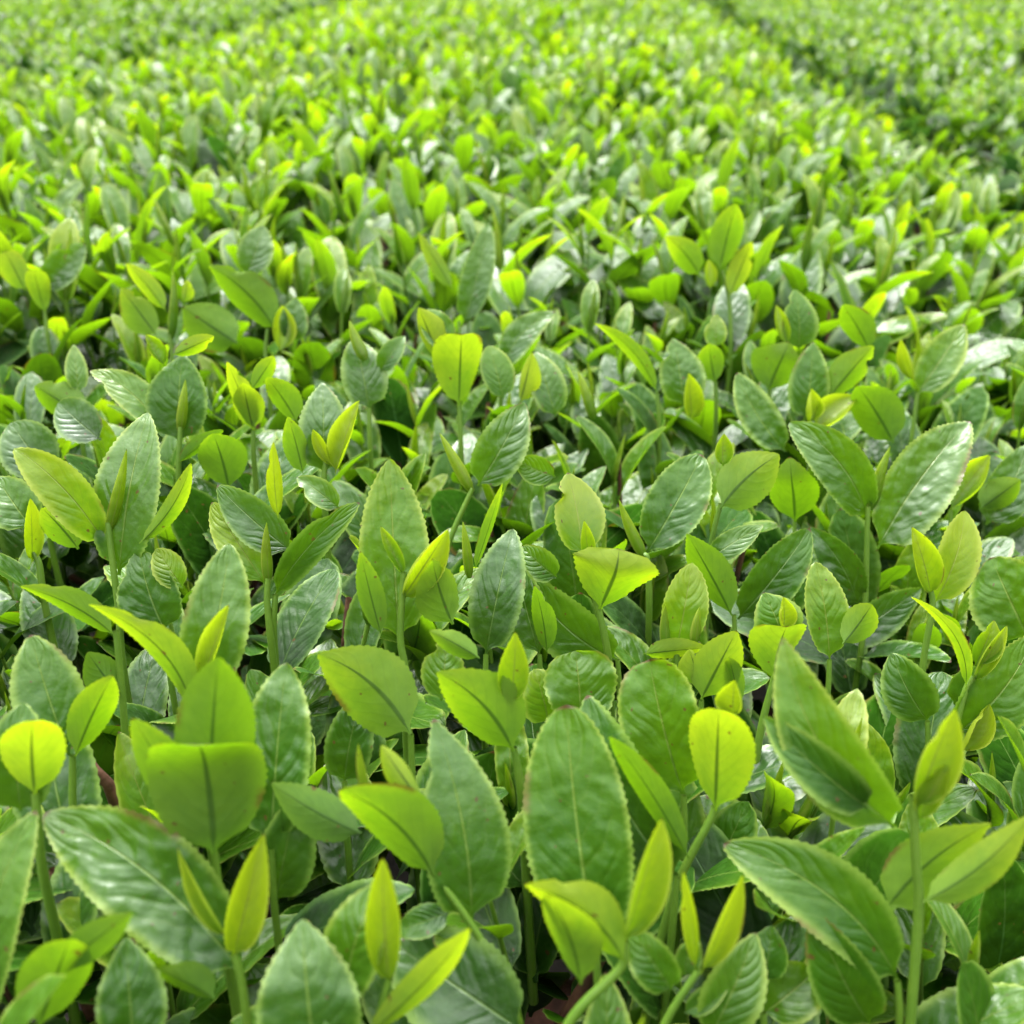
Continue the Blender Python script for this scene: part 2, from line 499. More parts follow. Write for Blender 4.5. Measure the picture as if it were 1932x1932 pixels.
# ---------------------------------------------------------------- hand-read shoots of the near field
# each: (label words, drop below the canopy top, node pixel, stem pixels, leaves)
# leaf: kind  base x,y  tip x,y  width   (1932-pixel picture); U = upper side seen, D = underside seen, B = folded young leaf, P = closed bud
SHOOTS = []
exec_lines = '''
#big pale leaf cut by the left picture edge beside the long glossy leaf tip|.03|-40,1930|-40,1930 -60,2010
U -40 1930 68 1530 130 fold=.3 tone=.55 lean=30 bow=-.03
#long glossy leaf reaching to upper left with yellow folded bud beside it|.03|455,1835|440,1800 455,1838 470,1960
U 457 1838 82 1536 185 bow=-.09 tone=.45 lean=38 curl=.5
B 440 1805 498 1572 72 tone=.95
B 432 1770 335 1598 34 tone=.9
D 405 1885 292 1828 75 tone=0.53
#yellow green leaf with a dark pinhole near the lower left corner|.03|70,1940|70,1935 66,2000
D 74 1938 132 1772 128 tone=0.62 b=.8 a=.6 fold=.4 roll=.3
D 110 1830 250 1722 70 tone=0.57 roll=0 fold=.3
#dark half lit leaf standing at the bottom edge beneath the long glossy leaf|.035|255,1985|255,1985 258,2050
U 255 1985 238 1768 125 tone=.3 fold=.45 roll=.35
#broad crinkled blade at the bottom edge left of an upright yellow spear|.03|596,2000|596,2000 600,2060
U 596 2000 570 1734 186 tone=.38 wave=.03 curl=.9
#upright yellow spear over a curved yellow leaf at the bottom centre|.03|715,1920|735,1845 712,1930 700,2010
B 735 1858 722 1618 66 tone=.95
D 690 1955 886 1752 68 tone=0.81 bow=.05
U 652 1885 716 1666 118 tone=.5 roll=-.3
#wide dark shiny leaf lying low beneath the curved yellow leaf|.05|985,1945|985,1945 990,2020
U 985 1945 735 1775 195 tone=.28 lean=50
#dull green ribbed blade with curled tip and bright oval leaf on its left|.03|889,1740|815,1645 889,1740 960,1868 985,1950
U 889 1738 818 1357 162 tone=.38 bow=-.03 curl=.7 nick=.3
D 820 1655 640 1490 138 tone=0.72 bow=-.05
B 800 1520 719 1406 46 tone=.88
P 692 1500 676 1403 20
U 850 1720 745 1760 60 tone=.45
#largest smooth grey green upright leaf at bottom centre|.03|1125,1795|1125,1795 1130,1900
U 1125 1795 1068 1330 200 tone=.40 lean=36 a=.55 b=.58 curl=.25 fold=.12
#bent yellow leaf folded before the largest grey leaf and a tapering bud|.015|1180,1818|1178,1775 1182,1822 1090,1900 1040,1990
D 1181 1818 990 1668 100 tone=0.69 bow=-.10
D 1096 1858 1035 1690 110 tone=0.63
B 1178 1775 1248 1543 78 tone=.92
U 1268 1868 1192 1752 84 tone=.5 fold=.4
#pair of thin yellow spears above a nibbled leaf right of bottom centre|.025|1318,1832|1318,1832 1270,1900 1225,1990
B 1312 1830 1289 1643 32 tone=.88
B 1322 1835 1402 1650 52 tone=.9
U 1340 1955 1426 1760 115 tone=.5
U 1292 1912 1378 1846 44 tone=.55
U 1290 1840 1312 1760 50 tone=.5
#cupped bright leaf low between the nibbled leaf and the arched glossy blade|.05|1440,1910|1440,1910 1445,1980
U 1440 1912 1562 1808 105 tone=.55
U 1442 1850 1456 1746 74 tone=.3
#arched glossy blade with yellow rim at lower right|.03|1693,1850|1693,1850 1700,1930
U 1693 1850 1366 1592 140 tone=.42 bow=-.13 curl=.9 lean=42
U 1640 1930 1530 1715 120 tone=.22 lean=20
#tall shoot on a thick bare stem at lower right with folded twin leaves|.005|1735,1700|1722,1500 1728,1633 1736,1700 1722,1872 1712,1990
U 1690 1560 1476 1203 140 tone=.48 bow=.09 fold=.42 lean=30
B 1728 1525 1802 1338 76 tone=.93
B 1733 1545 1791 1440 46 tone=.93
D 1672 1716 1870 1554 110 tone=0.63 bow=-.05 off=.012 fold=.3 roll=0
D 1740 1702 1945 1535 72 tone=0.66 bow=.05
U 1640 1525 1441 1352 92 tone=.5 fold=.5
#rolled hooked leaf and slim buds on a forked shoot at the right edge|.01|1821,1300|1836,1275 1821,1300 1800,1382 1790,1470
D 1822 1300 1719 1126 30 tone=0.75 bow=-.12
B 1840 1255 1876 1170 52 tone=.8
B 1836 1285 1900 1180 30 tone=.9
U 1802 1385 1950 1196 130 tone=.45 roll=.3
B 1811 1418 1867 1328 46 tone=.95
#leaf with a pale rim between the forked shoot and the folded tall leaf|.03|1750,1360|1750,1360 1752,1430
U 1750 1360 1682 1232 94 tone=.42
U 1800 1330 1850 1260 70 tone=.5
#large flat grey leaf cut by the right edge above the forked shoot|.02|1940,1205|1940,1205 1945,1280
U 1940 1205 1870 1052 145 tone=.45
#pale yellow rounded leaf with folded bud at upper right on thin stem|.005|1760,1130|1756,1115 1762,1140 1742,1240 1735,1330
B 1756 1122 1720 994 50 tone=.85
U 1762 1138 1820 964 84 tone=.86
#pale toothed leaf rising behind a round heart shaped yellow leaf|.02|1565,1245|1565,1245 1562,1320
U 1565 1245 1538 1060 80 tone=.74
D 1590 1215 1645 1140 60 tone=0.62
#round heart shaped yellow leaf with bud on bent stem right of centre|.01|1460,1280|1470,1240 1460,1282 1435,1372 1425,1450
D 1460 1283 1484 1182 104 tone=0.77 b=.35
B 1478 1190 1478 1126 34 tone=.9
U 1480 1210 1440 1118 92 tone=.48
B 1497 1345 1523 1262 34 tone=.9
#tall stemmed shoot with long ribbed folded leaf toward the upper right|-.005|1636,970|1638,955 1636,1000 1633,1144 1625,1230
U 1635 978 1490 797 92 tone=.45 bow=-.12 curl=.8
P 1642 960 1680 842 26
U 1655 1035 1830 795 125 tone=.45 fold=.5 bow=-.06
U 1617 1140 1527 994 72 tone=.33 bow=-.1
U 1590 1210 1738 1110 78 tone=.4
#pointed yellow leaf beside the ribbed folded leaf near the right edge|.01|1793,962|1793,962 1795,1060
B 1793 962 1868 858 54 tone=.9
U 1860 990 1940 840 90 tone=.4
D 1850 960 1925 905 60 tone=0.62
#pale yellow upright leaf with spear and wide heart leaf at centre right|.01|1130,1150|1100,1045 1130,1152 1150,1240
U 1098 1048 1071 892 98 tone=.90 lean=30
B 1112 1060 1102 982 28 tone=.92
D 1132 1150 1168 1035 158 tone=0.67 tip=-1.2 b=.35
#smooth oval leaf leaning right with a brown tipped curved bud|.01|1221,1042|1215,1048 1221,1045 1226,1130
U 1221 1042 1324 858 108 tone=.46 lean=34
P 1216 1052 1168 943 24
#bright one sided leaf on a long stem behind the leaning oval leaf|-.005|1360,955|1360,950 1341,1020 1332,1150 1330,1230
D 1360 958 1470 857 98 tone=0.74 bow=-.06
B 1364 880 1366 818 34 tone=.85
D 1295 1000 1300 990 20 tone=0.62
#leaf with scorched orange edge beyond the bright one sided leaf|.02|1500,985|1500,985 1495,1060
D 1500 985 1490 862 92 tone=0.63 tip=-.9
#dark drooping leaf joined low with a long shaded blade|.03|1385,1165|1385,1160 1388,1235
D 1381 1162 1296 1007 74 tone=0.53
U 1392 1168 1528 998 96 tone=.36 roll=.25
U 1330 1060 1440 990 50 tone=.55
#pale blotched leaf with small twin buds and flat leaf in front|.01|1276,1228|1276,1228 1280,1310
U 1276 1228 1306 1062 86 tone=.80 curl=.7
P 1258 1228 1256 1140 22
P 1310 1215 1320 1145 22
D 1214 1234 1340 1222 46 tone=0.70
#cupped yellow leaf facing the pale blotched leaf|.02|1323,1320|1323,1320 1322,1400
D 1323 1320 1390 1190 88 tone=0.69
B 1322 1300 1300 1225 45 tone=.75
D 1395 1330 1375 1240 36 tone=0.62
#long slanting blade behind the upright oval yellow leaf|.03|1278,1655|1278,1655 1268,1760
U 1278 1652 1108 1312 150 tone=.36 bow=.06 lean=38
D 1300 1620 1150 1390 60 tone=0.53
#leaf with thick curled yellow rim behind the slanting blade|.025|1290,1500|1290,1500 1292,1570
U 1290 1500 1225 1244 148 tone=.48 wave=.035 b=.42
#crumpled pale rimmed leaf above the largest grey leaf|.025|1090,1370|1090,1370 1092,1430
U 1095 1370 1085 1228 138 tone=.52 wave=.03 b=.42
U 1034 1362 1008 1262 90 tone=.82
#upright oval yellow leaf on stout green stem right of centre|.012|1349,1530|1349,1520 1345,1540 1283,1650 1251,1755 1230,1840
D 1349 1530 1356 1338 128 tone=0.76 lean=0 a=.62 b=.62
B 1384 1348 1387 1283 50 tone=.85
#twin tilted yellow leaves below centre with pale spear between|.01|969,1415|969,1410 975,1440 985,1500
D 969 1418 824 1268 132 tone=0.74 bow=-.07
B 963 1325 972 1192 58 tone=.86
#wide bent green leaf tilted left beside the twin yellow leaves|.02|775,1385|775,1385 778,1470
D 775 1385 600 1234 142 tone=0.58 bow=-.09
D 905 1242 810 1190 44 tone=0.66
U 833 1322 843 1200 84 tone=.72
#tall upright wavy blade with twisted bud at centre left|.005|753,1212|762,1080 753,1212 764,1250 765,1340
U 753 1212 735 866 130 tone=.50 wave=.02 lean=30 curl=.3
B 762 1085 718 993 26 tone=.85
B 759 1130 846 998 56 tone=.9
D 855 1178 816 1055 92 tone=0.65
D 720 1200 680 1040 50 tone=0.53
#dark ribbed leaf leaning right of the wavy upright blade|.025|917,1235|917,1235 915,1300
U 917 1235 968 998 98 tone=.33
D 895 1078 948 912 24 tone=0.69
P 886 1090 873 983 20
#greyish leaf half hidden behind the dark ribbed leaf|.03|1018,1235|1018,1235 1020,1300
U 1018 1235 970 1058 80 tone=.42
D 1032 1232 1008 1105 46 tone=0.63
#dark broad leaf low beneath the wide heart leaf|.035|1165,1245|1165,1245 1170,1310
U 1165 1245 988 1078 112 tone=.3 bow=.06
U 1050 1090 985 1030 60 tone=.45
#slender oval leaf with curved bud on dark stem above centre|.0|892,921|892,921 846,1020 830,1100
U 902 917 990 760 92 tone=.46
P 889 926 829 816 24
U 1048 900 975 868 55 tone=.6
#tall grey leaf with slim upright bud on dark stem at left|.0|215,1070|204,985 213,1068 225,1155 228,1240
U 225 1085 279 778 128 tone=.45 lean=30
P 206 1000 239 847 24
U 198 1028 28 846 88 tone=.78 bow=-.10 lean=14 roll=-.1
D 262 1026 360 874 36 tone=0.75 bow=.06
#smooth tapering grey leaf with arched yellow leaf and bud at left|.005|367,1335|375,1290 367,1338 378,1400 382,1490
U 370 1330 433 1026 118 tone=.44 lean=32 b=.75
D 364 1345 167 1140 76 tone=0.81 bow=-.13
B 377 1300 432 1141 44 tone=.9
#toothed leaf between tall grey leaf and tapering grey leaf|.02|312,1190|312,1190 318,1260
U 312 1190 262 1034 118 tone=.45 nick=.2
U 345 1110 295 1035 60 tone=.72
#long green leaf bending left on dark stem at left edge|.0|219,1195|219,1190 230,1300 236,1380 240,1460
D 217 1200 38 1106 62 tone=0.53 bow=-.07
D 225 1310 165 1230 70 tone=0.48
#dark toothed leaf and bright slanting leaf sharing a node at left|.015|137,1428|137,1425 137,1520 140,1600
U 131 1425 58 1198 124 tone=.38
D 142 1428 213 1275 78 tone=0.70
#round yellow leaf with dark midrib on thin stem at left edge|.0|66,1500|66,1495 72,1560 78,1640
D 66 1500 62 1358 114 tone=0.79 b=.68 a=.6
U 40 1530 45 1325 130 tone=.45
#broadest olive leaf with turned over top at lower left|.01|404,1610|404,1605 410,1660 420,1750
D 404 1612 372 1405 215 tone=0.62 tip=.8 b=.45 a=.55 fold=.16 roll=.12
D 372 1600 249 1355 92 tone=0.58 fold=.5 b=.9 lean=14
D 390 1570 412 1240 150 tone=0.53 lean=12
#dark puckered blade with pale rim at left of centre|.025|512,1600|512,1600 515,1690
U 512 1595 540 1250 138 tone=.36 wave=.02
D 682 1572 512 1477 86 tone=0.46
U 520 1700 560 1500 110 tone=.22
#dark leaf and small pointed bud left of the ribbed curled blade|.035|650,1475|650,1475 652,1550
U 650 1475 684 1305 88 tone=.38
U 560 1640 545 1620 40 tone=.1
#yellowish leaf with rolled tip beside thin upright bud left of centre|.005|506,1100|506,1090 503,1130 510,1200
U 500 1102 399 948 74 tone=.75
P 506 1098 503 986 22
U 549 1040 410 916 84 tone=.46
#arching two toned leaf left of the wavy upright blade|.01|520,1122|520,1122 515,1180
U 520 1122 678 948 62 tone=.46 bow=-.09
B 525 978 516 833 30 tone=.93
U 640 960 560 900 50 tone=.45
#grey blade with bud and crowning yellow leaf at upper left|.0|339,835|340,805 339,838 335,900
U 339 835 346 668 112 tone=.42 lean=30
P 340 812 350 716 20
U 306 812 170 699 66 tone=.70 bow=-.08
D 326 670 404 634 34 tone=0.79
B 310 690 275 631 30 tone=.8
#rounded yellow leaf glowing at centre above a grey pair|.0|866,765|866,760 868,800 870,850
D 866 766 871 630 94 tone=0.74 b=.4
B 826 678 789 580 54 tone=.95
U 950 752 922 652 64 tone=.45
U 845 660 800 585 60 tone=.45
#spoon shaped grey leaf with pale bud left of the glowing yellow leaf|.0|696,772|696,770 698,840
U 696 772 669 638 86 tone=.42
P 690 680 659 604 24
U 718 700 764 634 42 tone=.45
#narrow yellow fold beside a grey oval leaf at centre|.0|985,760|981,758 990,800 995,840
B 981 760 1004 664 42 tone=.92
U 1048 786 1011 664 68 tone=.45
P 1120 790 1090 700 22
#long thin arched yellow leaf and dull leaf right of centre|.0|1240,742|1240,742 1245,800
D 1240 742 1122 610 32 tone=0.72 bow=-.08
U 1290 765 1270 638 90 tone=.45
B 1306 792 1299 704 38 tone=.93
#grey leaf arching right behind the glowing yellow leaf|.0|948,693|948,690 945,740
U 948 693 1048 588 58 tone=.44 bow=-.10
#tapering grey leaf with yellow leaf leaning left beyond the centre|.0|865,612|866,605 868,660
U 874 612 922 420 58 tone=.44 b=.8
D 854 545 789 438 34 tone=0.79
#tallest yellow cluster at right of the middle distance|-.02|1376,560|1362,510 1376,560 1380,640
D 1376 560 1418 456 42 tone=0.81
D 1358 508 1388 385 60 tone=0.70
B 1340 545 1336 489 24 tone=.85
D 1320 520 1255 445 52 tone=0.66 bow=-.06
#spoon shaped grey leaf behind a double lobed green leaf at right|.0|1450,735|1460,690 1450,738 1455,800
U 1506 660 1499 546 70 tone=.42
B 1485 650 1464 575 26 tone=.9
D 1450 738 1488 645 98 tone=0.58 tip=-.8
#grey upright blade and tilted yellow green leaf at right|.0|1540,792|1540,790 1545,850
U 1520 792 1534 645 76 tone=.42
D 1566 748 1648 652 64 tone=0.65
#folded bright young pair between two dull leaves at right|.0|1538,810|1538,808 1535,870
B 1538 810 1618 747 54 tone=.95
B 1525 800 1531 733 34 tone=.95
U 1482 852 1390 704 72 tone=.42 bow=.06
D 1686 836 1618 728 90 tone=0.53
#tilted oval leaf with cream bud near the right edge|-.005|1731,745|1731,742 1720,830
U 1731 744 1820 612 74 tone=.62
B 1725 720 1700 640 26 tone=.9
D 1640 660 1590 575 60 tone=0.62
#small pale spoon leaf above a squat green leaf|.0|1350,722|1350,720 1352,780
U 1350 655 1351 592 42 tone=.66
D 1350 722 1338 648 54 tone=0.62
#twin yellow round leaves at the left edge|.0|85,590|84,585 90,640
D 48 548 10 474 52 tone=0.81 b=.4
D 85 590 64 510 42 tone=0.77 b=.4
U 85 548 160 460 60 tone=.45
#three overlapping yellow leaves with a slim pale bud at left|.0|323,642|320,630 325,680
D 312 586 238 497 38 tone=0.81
D 295 632 228 543 64 tone=0.76
P 323 640 326 509 18
D 345 570 354 528 28 tone=0.79
#pair of wide green leaves spreading left at upper left|.0|500,650|505,620 500,660 505,720
D 520 624 394 501 78 tone=0.60 bow=-.07
D 448 648 346 580 90 tone=0.56
U 465 520 497 426 64 tone=.48
B 530 664 533 576 46 tone=.93
U 550 645 558 562 54 tone=.45
#short green leaf and narrow grey leaf at left below the twin leaves|.01|153,785|153,782 155,840
D 153 784 65 728 70 tone=0.60
U 149 742 139 650 40 tone=.55
#broad grey leaf behind a bright folded leaf left of centre|.0|611,895|615,870 611,896 612,950
U 611 894 608 722 92 tone=.44
B 633 894 678 756 44 tone=.93
B 625 880 590 810 24 tone=.93
D 572 894 543 786 46 tone=0.69
#cluster of small yellow leaves above bare brown twigs at left|.0|478,812|478,812 478,860
D 482 810 428 682 42 tone=0.81
D 478 812 458 722 58 tone=0.74
D 475 735 517 672 36 tone=0.79
D 560 796 503 712 60 tone=0.62
#dark spear crossing a green oval leaf at left|.015|432,922|425,880 432,924 436,980
D 432 922 402 818 90 tone=0.58
D 336 874 421 811 32 tone=0.35
#narrow yellow fold before a notched leaf at the left edge|.01|75,1060|62,1040 75,1062 80,1120
B 60 1060 57 940 36 tone=.9
D 148 1036 78 958 80 tone=0.58 nick=.4
U 60 995 -5 900 95 tone=.5
#large dull leaf at the left edge behind the yellow rimmed leaf|.01|80,890|80,890 82,950
U 90 900 20 798 105 tone=.42
U 190 830 110 760 80 tone=.4
'''
def read_shoots():
    for ln in exec_lines.strip().splitlines():
        if ln.startswith('#'):
            lab, drop, node, stem = ln[1:].split('|')
            SHOOTS.append(dict(label=lab, drop=float(drop), node=tuple(map(float, node.split(','))),
                               stem=[tuple(map(float, q.split(','))) for q in stem.split()], leaves=[]))
        else:
            q = ln.split()
            SHOOTS[-1]['leaves'].append((q[0], *map(float, q[1:6]), {a.split('=')[0]: float(a.split('=')[1]) for a in q[6:]}))
read_shoots()

LOWER = []
SHOOT_TOP = 0.028          # nodes of the near shoots stand this far below the canopy tips
CAT_NODES, CAT_LEAVES = [], []
GROUP = 'young shoots standing on the tea hedge'
def plane_n(a):
    """normal of a plane that leans back from the camera by a degrees"""
    return -HV * math.cos(R(a)) + Z * math.sin(R(a))

def build_near_shoot(i, S):
    rg = random.Random(7000 + i)
    x, y = S['node']
    drop = SHOOT_TOP + S['drop']
    p = on_plane(x, y, np.array((0, 0, 0.80 - drop)), Z)
    for _ in range(4):
        p = on_plane(x, y, np.array((0, 0, float(canopy(p[0], p[1])) - drop)), Z)
    CAT_NODES.append((p, S))
    st = [on_plane(a, b, p, plane_n(18)) for a, b in S['stem']]
    d = st[-1] - st[-2]
    d = d / np.linalg.norm(d)
    st.append(st[-1] + (d * 0.4 + np.array((0, 0, -1.0))) * 0.03)
    st.append(st[-1] + np.array((rg.uniform(-.1, .1), rg.uniform(-.1, .1), -1.0)) * 0.05)
    root_p = st[-1]
    root = bpy.data.objects.new('tea_shoot', None)
    COL.objects.link(root)
    root.location = root_p
    root.empty_display_size = 0.01
    # smooth the stem line
    q = np.array(st)
    u = np.linspace(0, len(q) - 1, 4 * len(q))
    fine = np.stack([np.interp(u, np.arange(len(q)), q[:, k]) for k in range(3)], -1)
    for _ in range(3):
        fine[1:-1] = (fine[:-2] + 2 * fine[1:-1] + fine[2:]) / 4
    rad = np.linspace(0.0010, 0.0016, len(fine)) * (1.15 if S['drop'] < 0.02 else 1)
    g = tube_geo(fine - root_p, rad, 8)
    obj('stem', mesh_from('stem', *g, [M_STEM]), root)
    for j, (kind, bx, by, tx, ty, w, o) in enumerate(S['leaves']):
        b = on_plane(bx, by, p, plane_n(18))
        dist = np.linalg.norm(b - CAM)
        b = b + (b - CAM) / dist * o.get('off', {'U': 0.004, 'D': -0.003, 'B': 0.0, 'P': 0.001}[kind])
        lean = o.get('lean', {'U': 28 + rg.uniform(-4, 8), 'D': 2 + rg.uniform(-6, 6), 'B': 14 + rg.uniform(-6, 6), 'P': 16}[kind])
        pn = plane_n(lean)
        tpt = on_plane(tx, ty, b, pn)
        view = CAM - (b + tpt) / 2
        view /= np.linalg.norm(view)
        dep = ((b + tpt) / 2 - CAM) @ FW
        W = w / PX * dep
        CAT_LEAVES.append((bx, by, tx, ty, w, dep))
        nrm = pn * 0.45 + view * 0.55
        seed = i * 40 + j
        if kind == 'P':
            M, L = frame(b, tpt, nrm)
            g = bud_geo(L, W, 10, 12, tone=o.get('tone', 0.85), bend=o.get('bow', rg.uniform(-.12, .12)))
            g = apply(M, g)
            ob = obj('bud', mesh_from('bud', g[0] - root_p, g[1], g[2], [M_LEAF]), root)
            continue
        if kind == 'U':
            sg, fold, curl, b_, a_ = 1, rg.uniform(.22, .45), rg.uniform(.35, 1.0), rg.uniform(.72, .98), rg.uniform(.58, .75)
            roll = rg.uniform(-.3, .3)
        elif kind == 'D':
            sg, fold, curl, b_, a_ = -1, rg.uniform(.4, .75), rg.uniform(.1, .6), rg.uniform(.82, 1.1), rg.uniform(.62, .85)
            roll = rg.uniform(-.5, .5)
        else:
            sg, fold, curl, b_, a_ = -1, rg.uniform(.75, 1.05), rg.uniform(-.1, .3), rg.uniform(.85, 1.1), rg.uniform(.85, 1.1)
            roll = rg.uniform(-.3, .3)
        fold = o.get('fold', fold)
        roll = o.get('roll', roll)
        rc = o.get('rc', 0.0)
        if kind == 'B' and 'fold' not in o:
            rc = rg.uniform(1.7, 2.5)
            sg = rg.choice((-1, 1, 1))
            roll = rg.uniform(-.6, .6)
        M, L = frame(b, tpt, nrm * sg)
        M = M @ roty(roll)
        nt = int(np.clip(L * 900, 16, 64))
        bow = o.get('bow', rg.uniform(-.025, .025))
        # bow is given as seen in the picture: negative bulges up / left of base-to-tip
        side = np.array((-(ty - by), tx - bx)); side /= np.linalg.norm(side) + 1e-9
        lx = np.array(((M[:3, 0] @ RT), -(M[:3, 0] @ UP)))
        upward = -side if side[1] > 0 else side
        if 'bow' in o:
            want = upward * (-bow) if bow < 0 else -upward * bow
            bow = abs(bow) * (1 if lx @ want > 0 else -1)
        g = leaf_geo(L, W / (1.0 if rc else math.cos(fold * .8)), nt if nt % 2 == 0 else nt + 1, 8, fold=fold, curl=o.get('curl', curl), bow=bow,
                     twist=rg.uniform(-.25, .25), wave=o.get('wave', rg.uniform(0.0, .016)), teeth=0.045 if kind != 'B' else 0.03, rollc=rc, a=o.get('a', a_), b=o.get('b', b_),
                     tip=o.get('tip', 0.0), tone=o.get('tone', 0.5), seed=seed, nick=o.get('nick', rg.choice((0, 0, 0, 0, 0, .3, .45)) if w < 110 else 0.0))
        g = apply(M, g)
        nm = 'bud' if (kind == 'B' and w < 40) else 'leaf'
        obj(nm, mesh_from(nm, g[0] - root_p, g[1], g[2], [M_LEAF]), root)
    LOWER.append((i, root, root_p, fine))
    tag(root, S['label'], 'tea shoot', GROUP)
    return root

for i, S in enumerate(SHOOTS):
    build_near_shoot(i, S)

CL = np.array(CAT_LEAVES)
def hides(P, r):
    """would something at P, r pixels wide, stand in front of a hand-read leaf"""
    x, y, d = project(P)
    bx, by, tx, ty, w, dep = CL.T
    vx, vy = tx - bx, ty - by
    f = np.clip(((x - bx) * vx + (y - by) * vy) / (vx * vx + vy * vy), 0, 1)
    dist = np.hypot(x - bx - f * vx, y - by - f * vy)
    return np.any((dist < w * 0.5 + r) & (d < dep + 0.012))
# older leaves lower on the stems of the near shoots
for i, root, root_p, fine in LOWER:
    rg = random.Random(9000 + i)
    n = len(fine)
    az = rg.uniform(0, 6.28)
    for q in range(5):
        p = fine[int(n * (0.50 + 0.42 * q / 4))]
        az += 2.4 + rg.uniform(-.5, .5)
        L = rg.uniform(0.040, 0.058)
        inc = R(rg.uniform(30, 65))
        M = trans(p) @ rotz(az) @ rotx(math.pi / 2 - inc)
        ends = [M[:3, :3] @ np.array((0, L * f, 0)) + p for f in (0.45, 0.75, 1.0)]
        if any(hides(e, 0.011 * PX / project(e)[2]) for e in ends):
            continue
        g = leaf_geo(L, L * rg.uniform(.40, .50), 36, 8, fold=rg.uniform(.15, .45), curl=rg.uniform(.2, .9), bow=rg.uniform(-.04, .04), twist=rg.uniform(-.3, .3),
                     wave=rg.uniform(.004, .02), teeth=.04, b=rg.uniform(.6, .85), tone=rg.uniform(.22, .42), seed=20000 + i * 10 + q)
        g = apply(M, g)
        obj('leaf', mesh_from('leaf', g[0] - root_p, g[1], g[2], [M_LEAF]), root)

# ---------------------------------------------------------------- scattered shoots: where they stand
rng = np.random.RandomState(11)
def in_frame(P, m=420):
    d = P - CAM
    dep = d @ FW
    ok = dep > 0.05
    dd = np.where(ok, dep, 1)
    x = PX / 2 + PX * (d @ RT) / dd
    y = PX / 2 - PX * (d @ UP) / dd
    return ok & (x > -m) & (x < PX + m) & (y > -m) & (y < PX + m + 300), x, y, dep

def scatter(k, y0, y1, g, m=420):
    """jittered grid over hedge k (0 main, 1 right, -1 left)"""
    c = C0 + k * PITCH_ROW
    xs = np.arange(c - 0.90, c + 0.90, g)
    ys = np.arange(y0, y1, g)
    X, Y = np.meshgrid(xs, ys)
    X = X.ravel() + rng.uniform(-.5, .5, X.size) * g
    Y = Y.ravel() + rng.uniform(-.5, .5, Y.size) * g
    keep = np.abs(X - c) < 0.90
    X, Y = X[keep], Y[keep]
    P = np.stack([X, Y, canopy(X, Y)], -1)
    ok, x, y, d = in_frame(P, m)
    return P[ok], x[ok], y[ok], d[ok]

cat_xy = np.array([p[:2] for p, _ in CAT_NODES])
cands = []                                             # every scattered shoot of the main hedge: (point, proto, yaw, tilt, scale, dtone)
for (y0, y1, g) in ((-0.25, 0.75, 0.030), (0.75, 2.4, 0.049), (2.4, 9.0, 0.056)):
    P, x, y, d = scatter(0, y0, y1, g)
    for p, px, py, dp in zip(P, x, y, d):
        near = py > 470
        low = 0.0
        if near:
            low = rng.uniform(0.022, 0.075)
            if np.min(np.hypot(*(cat_xy - p[:2]).T)) < 0.017:
                continue
        s = rng.uniform(1.0, 1.5) if not near else rng.uniform(0.75, 1.1)
        i = rng.randint(NPROTO)
        H = 0.105 * s
        base = p - np.array((0, 0, H * 0.9 + low + rng.uniform(-.012, .018)))
        M = trans(base) @ rotz(rng.uniform(0, 6.28)) @ rotx(rng.normal(0, .14)) @ roty(rng.normal(0, .14)) @ np.diag((s, s, s, 1))
        if near and any(hides(M[:3, :3] @ np.array((0, 0, q)) + base, r * 0.33 / dp) for q, r in ((0.10, 8), (0.075, 16), (0.045, 14))):
            continue
        cands.append((dp, i, M, rng.uniform(-.14, .05) - (0.06 if near else 0) + (0.07 if dp > 1.3 else 0), px, py))  # low near fill toned darker, deeper shade between shoots put into the colour
cands.sort(key=lambda c: c[0])

# the ones that show largest stand as things of their own, the rest is one mass
N_OWN = 300 - len(SHOOTS)
# indices of the scattered shoots that show largest in the picture
# indices of the scattered shoots that show largest in the picture
# indices of the scattered shoots that show largest in the picture
PICK = [21, 26, 29, 31, 34, 36, 37, 40, 41, 42, 44, 47, 48, 53, 55, 60, 61, 68, 74, 76, 78, 83, 86, 102, 107, 110, 111, 131, 135, 136, 137, 140, 142, 148, 152, 154, 161, 163, 166, 167, 169, 194, 198, 199, 202, 209, 216, 224, 238, 244, 253, 261, 265, 273, 277, 278, 286, 287, 289, 293, 295, 303, 306, 334, 340, 353, 356, 357, 358, 365, 368, 371, 372, 373, 384, 385, 387, 392, 396, 402, 413, 415, 417, 420, 423, 424, 426, 428, 429, 432, 433, 436, 437, 438, 440, 443, 444, 448, 450, 451, 453, 454, 455, 456, 458, 460, 461, 462, 463, 464, 465, 474, 475, 477, 480, 482, 483, 487, 488, 489, 491, 492, 494, 500, 501, 502, 505, 506, 507, 508, 509, 510, 515, 516, 517, 521, 523, 524, 525, 526, 528, 531, 536, 539, 540, 541, 542, 543, 544, 545, 546, 549, 550, 552, 554, 555, 557, 559, 561, 562, 563, 564, 565, 568, 570, 571, 572, 573, 575, 580, 583, 590, 591, 592, 596, 600, 601, 602, 604, 606, 613, 614, 616, 618, 619, 620, 626, 631, 634, 635, 639, 642, 645, 652, 653, 654, 668, 669, 675, 679, 680, 681, 691, 692, 694, 698, 700, 701, 702, 704, 705, 719, 722, 726, 732, 744, 750, 757, 772, 807, 814, 821, 843, 885, 890, 941, 957]
ALL_OWN = False
vis = [k for k, c in enumerate(cands) if 0 < c[4] < PX and -10 < c[5] < PX + 60] if PICK is None else PICK
own = set(vis[:900]) if ALL_OWN else set(vis[:N_OWN])

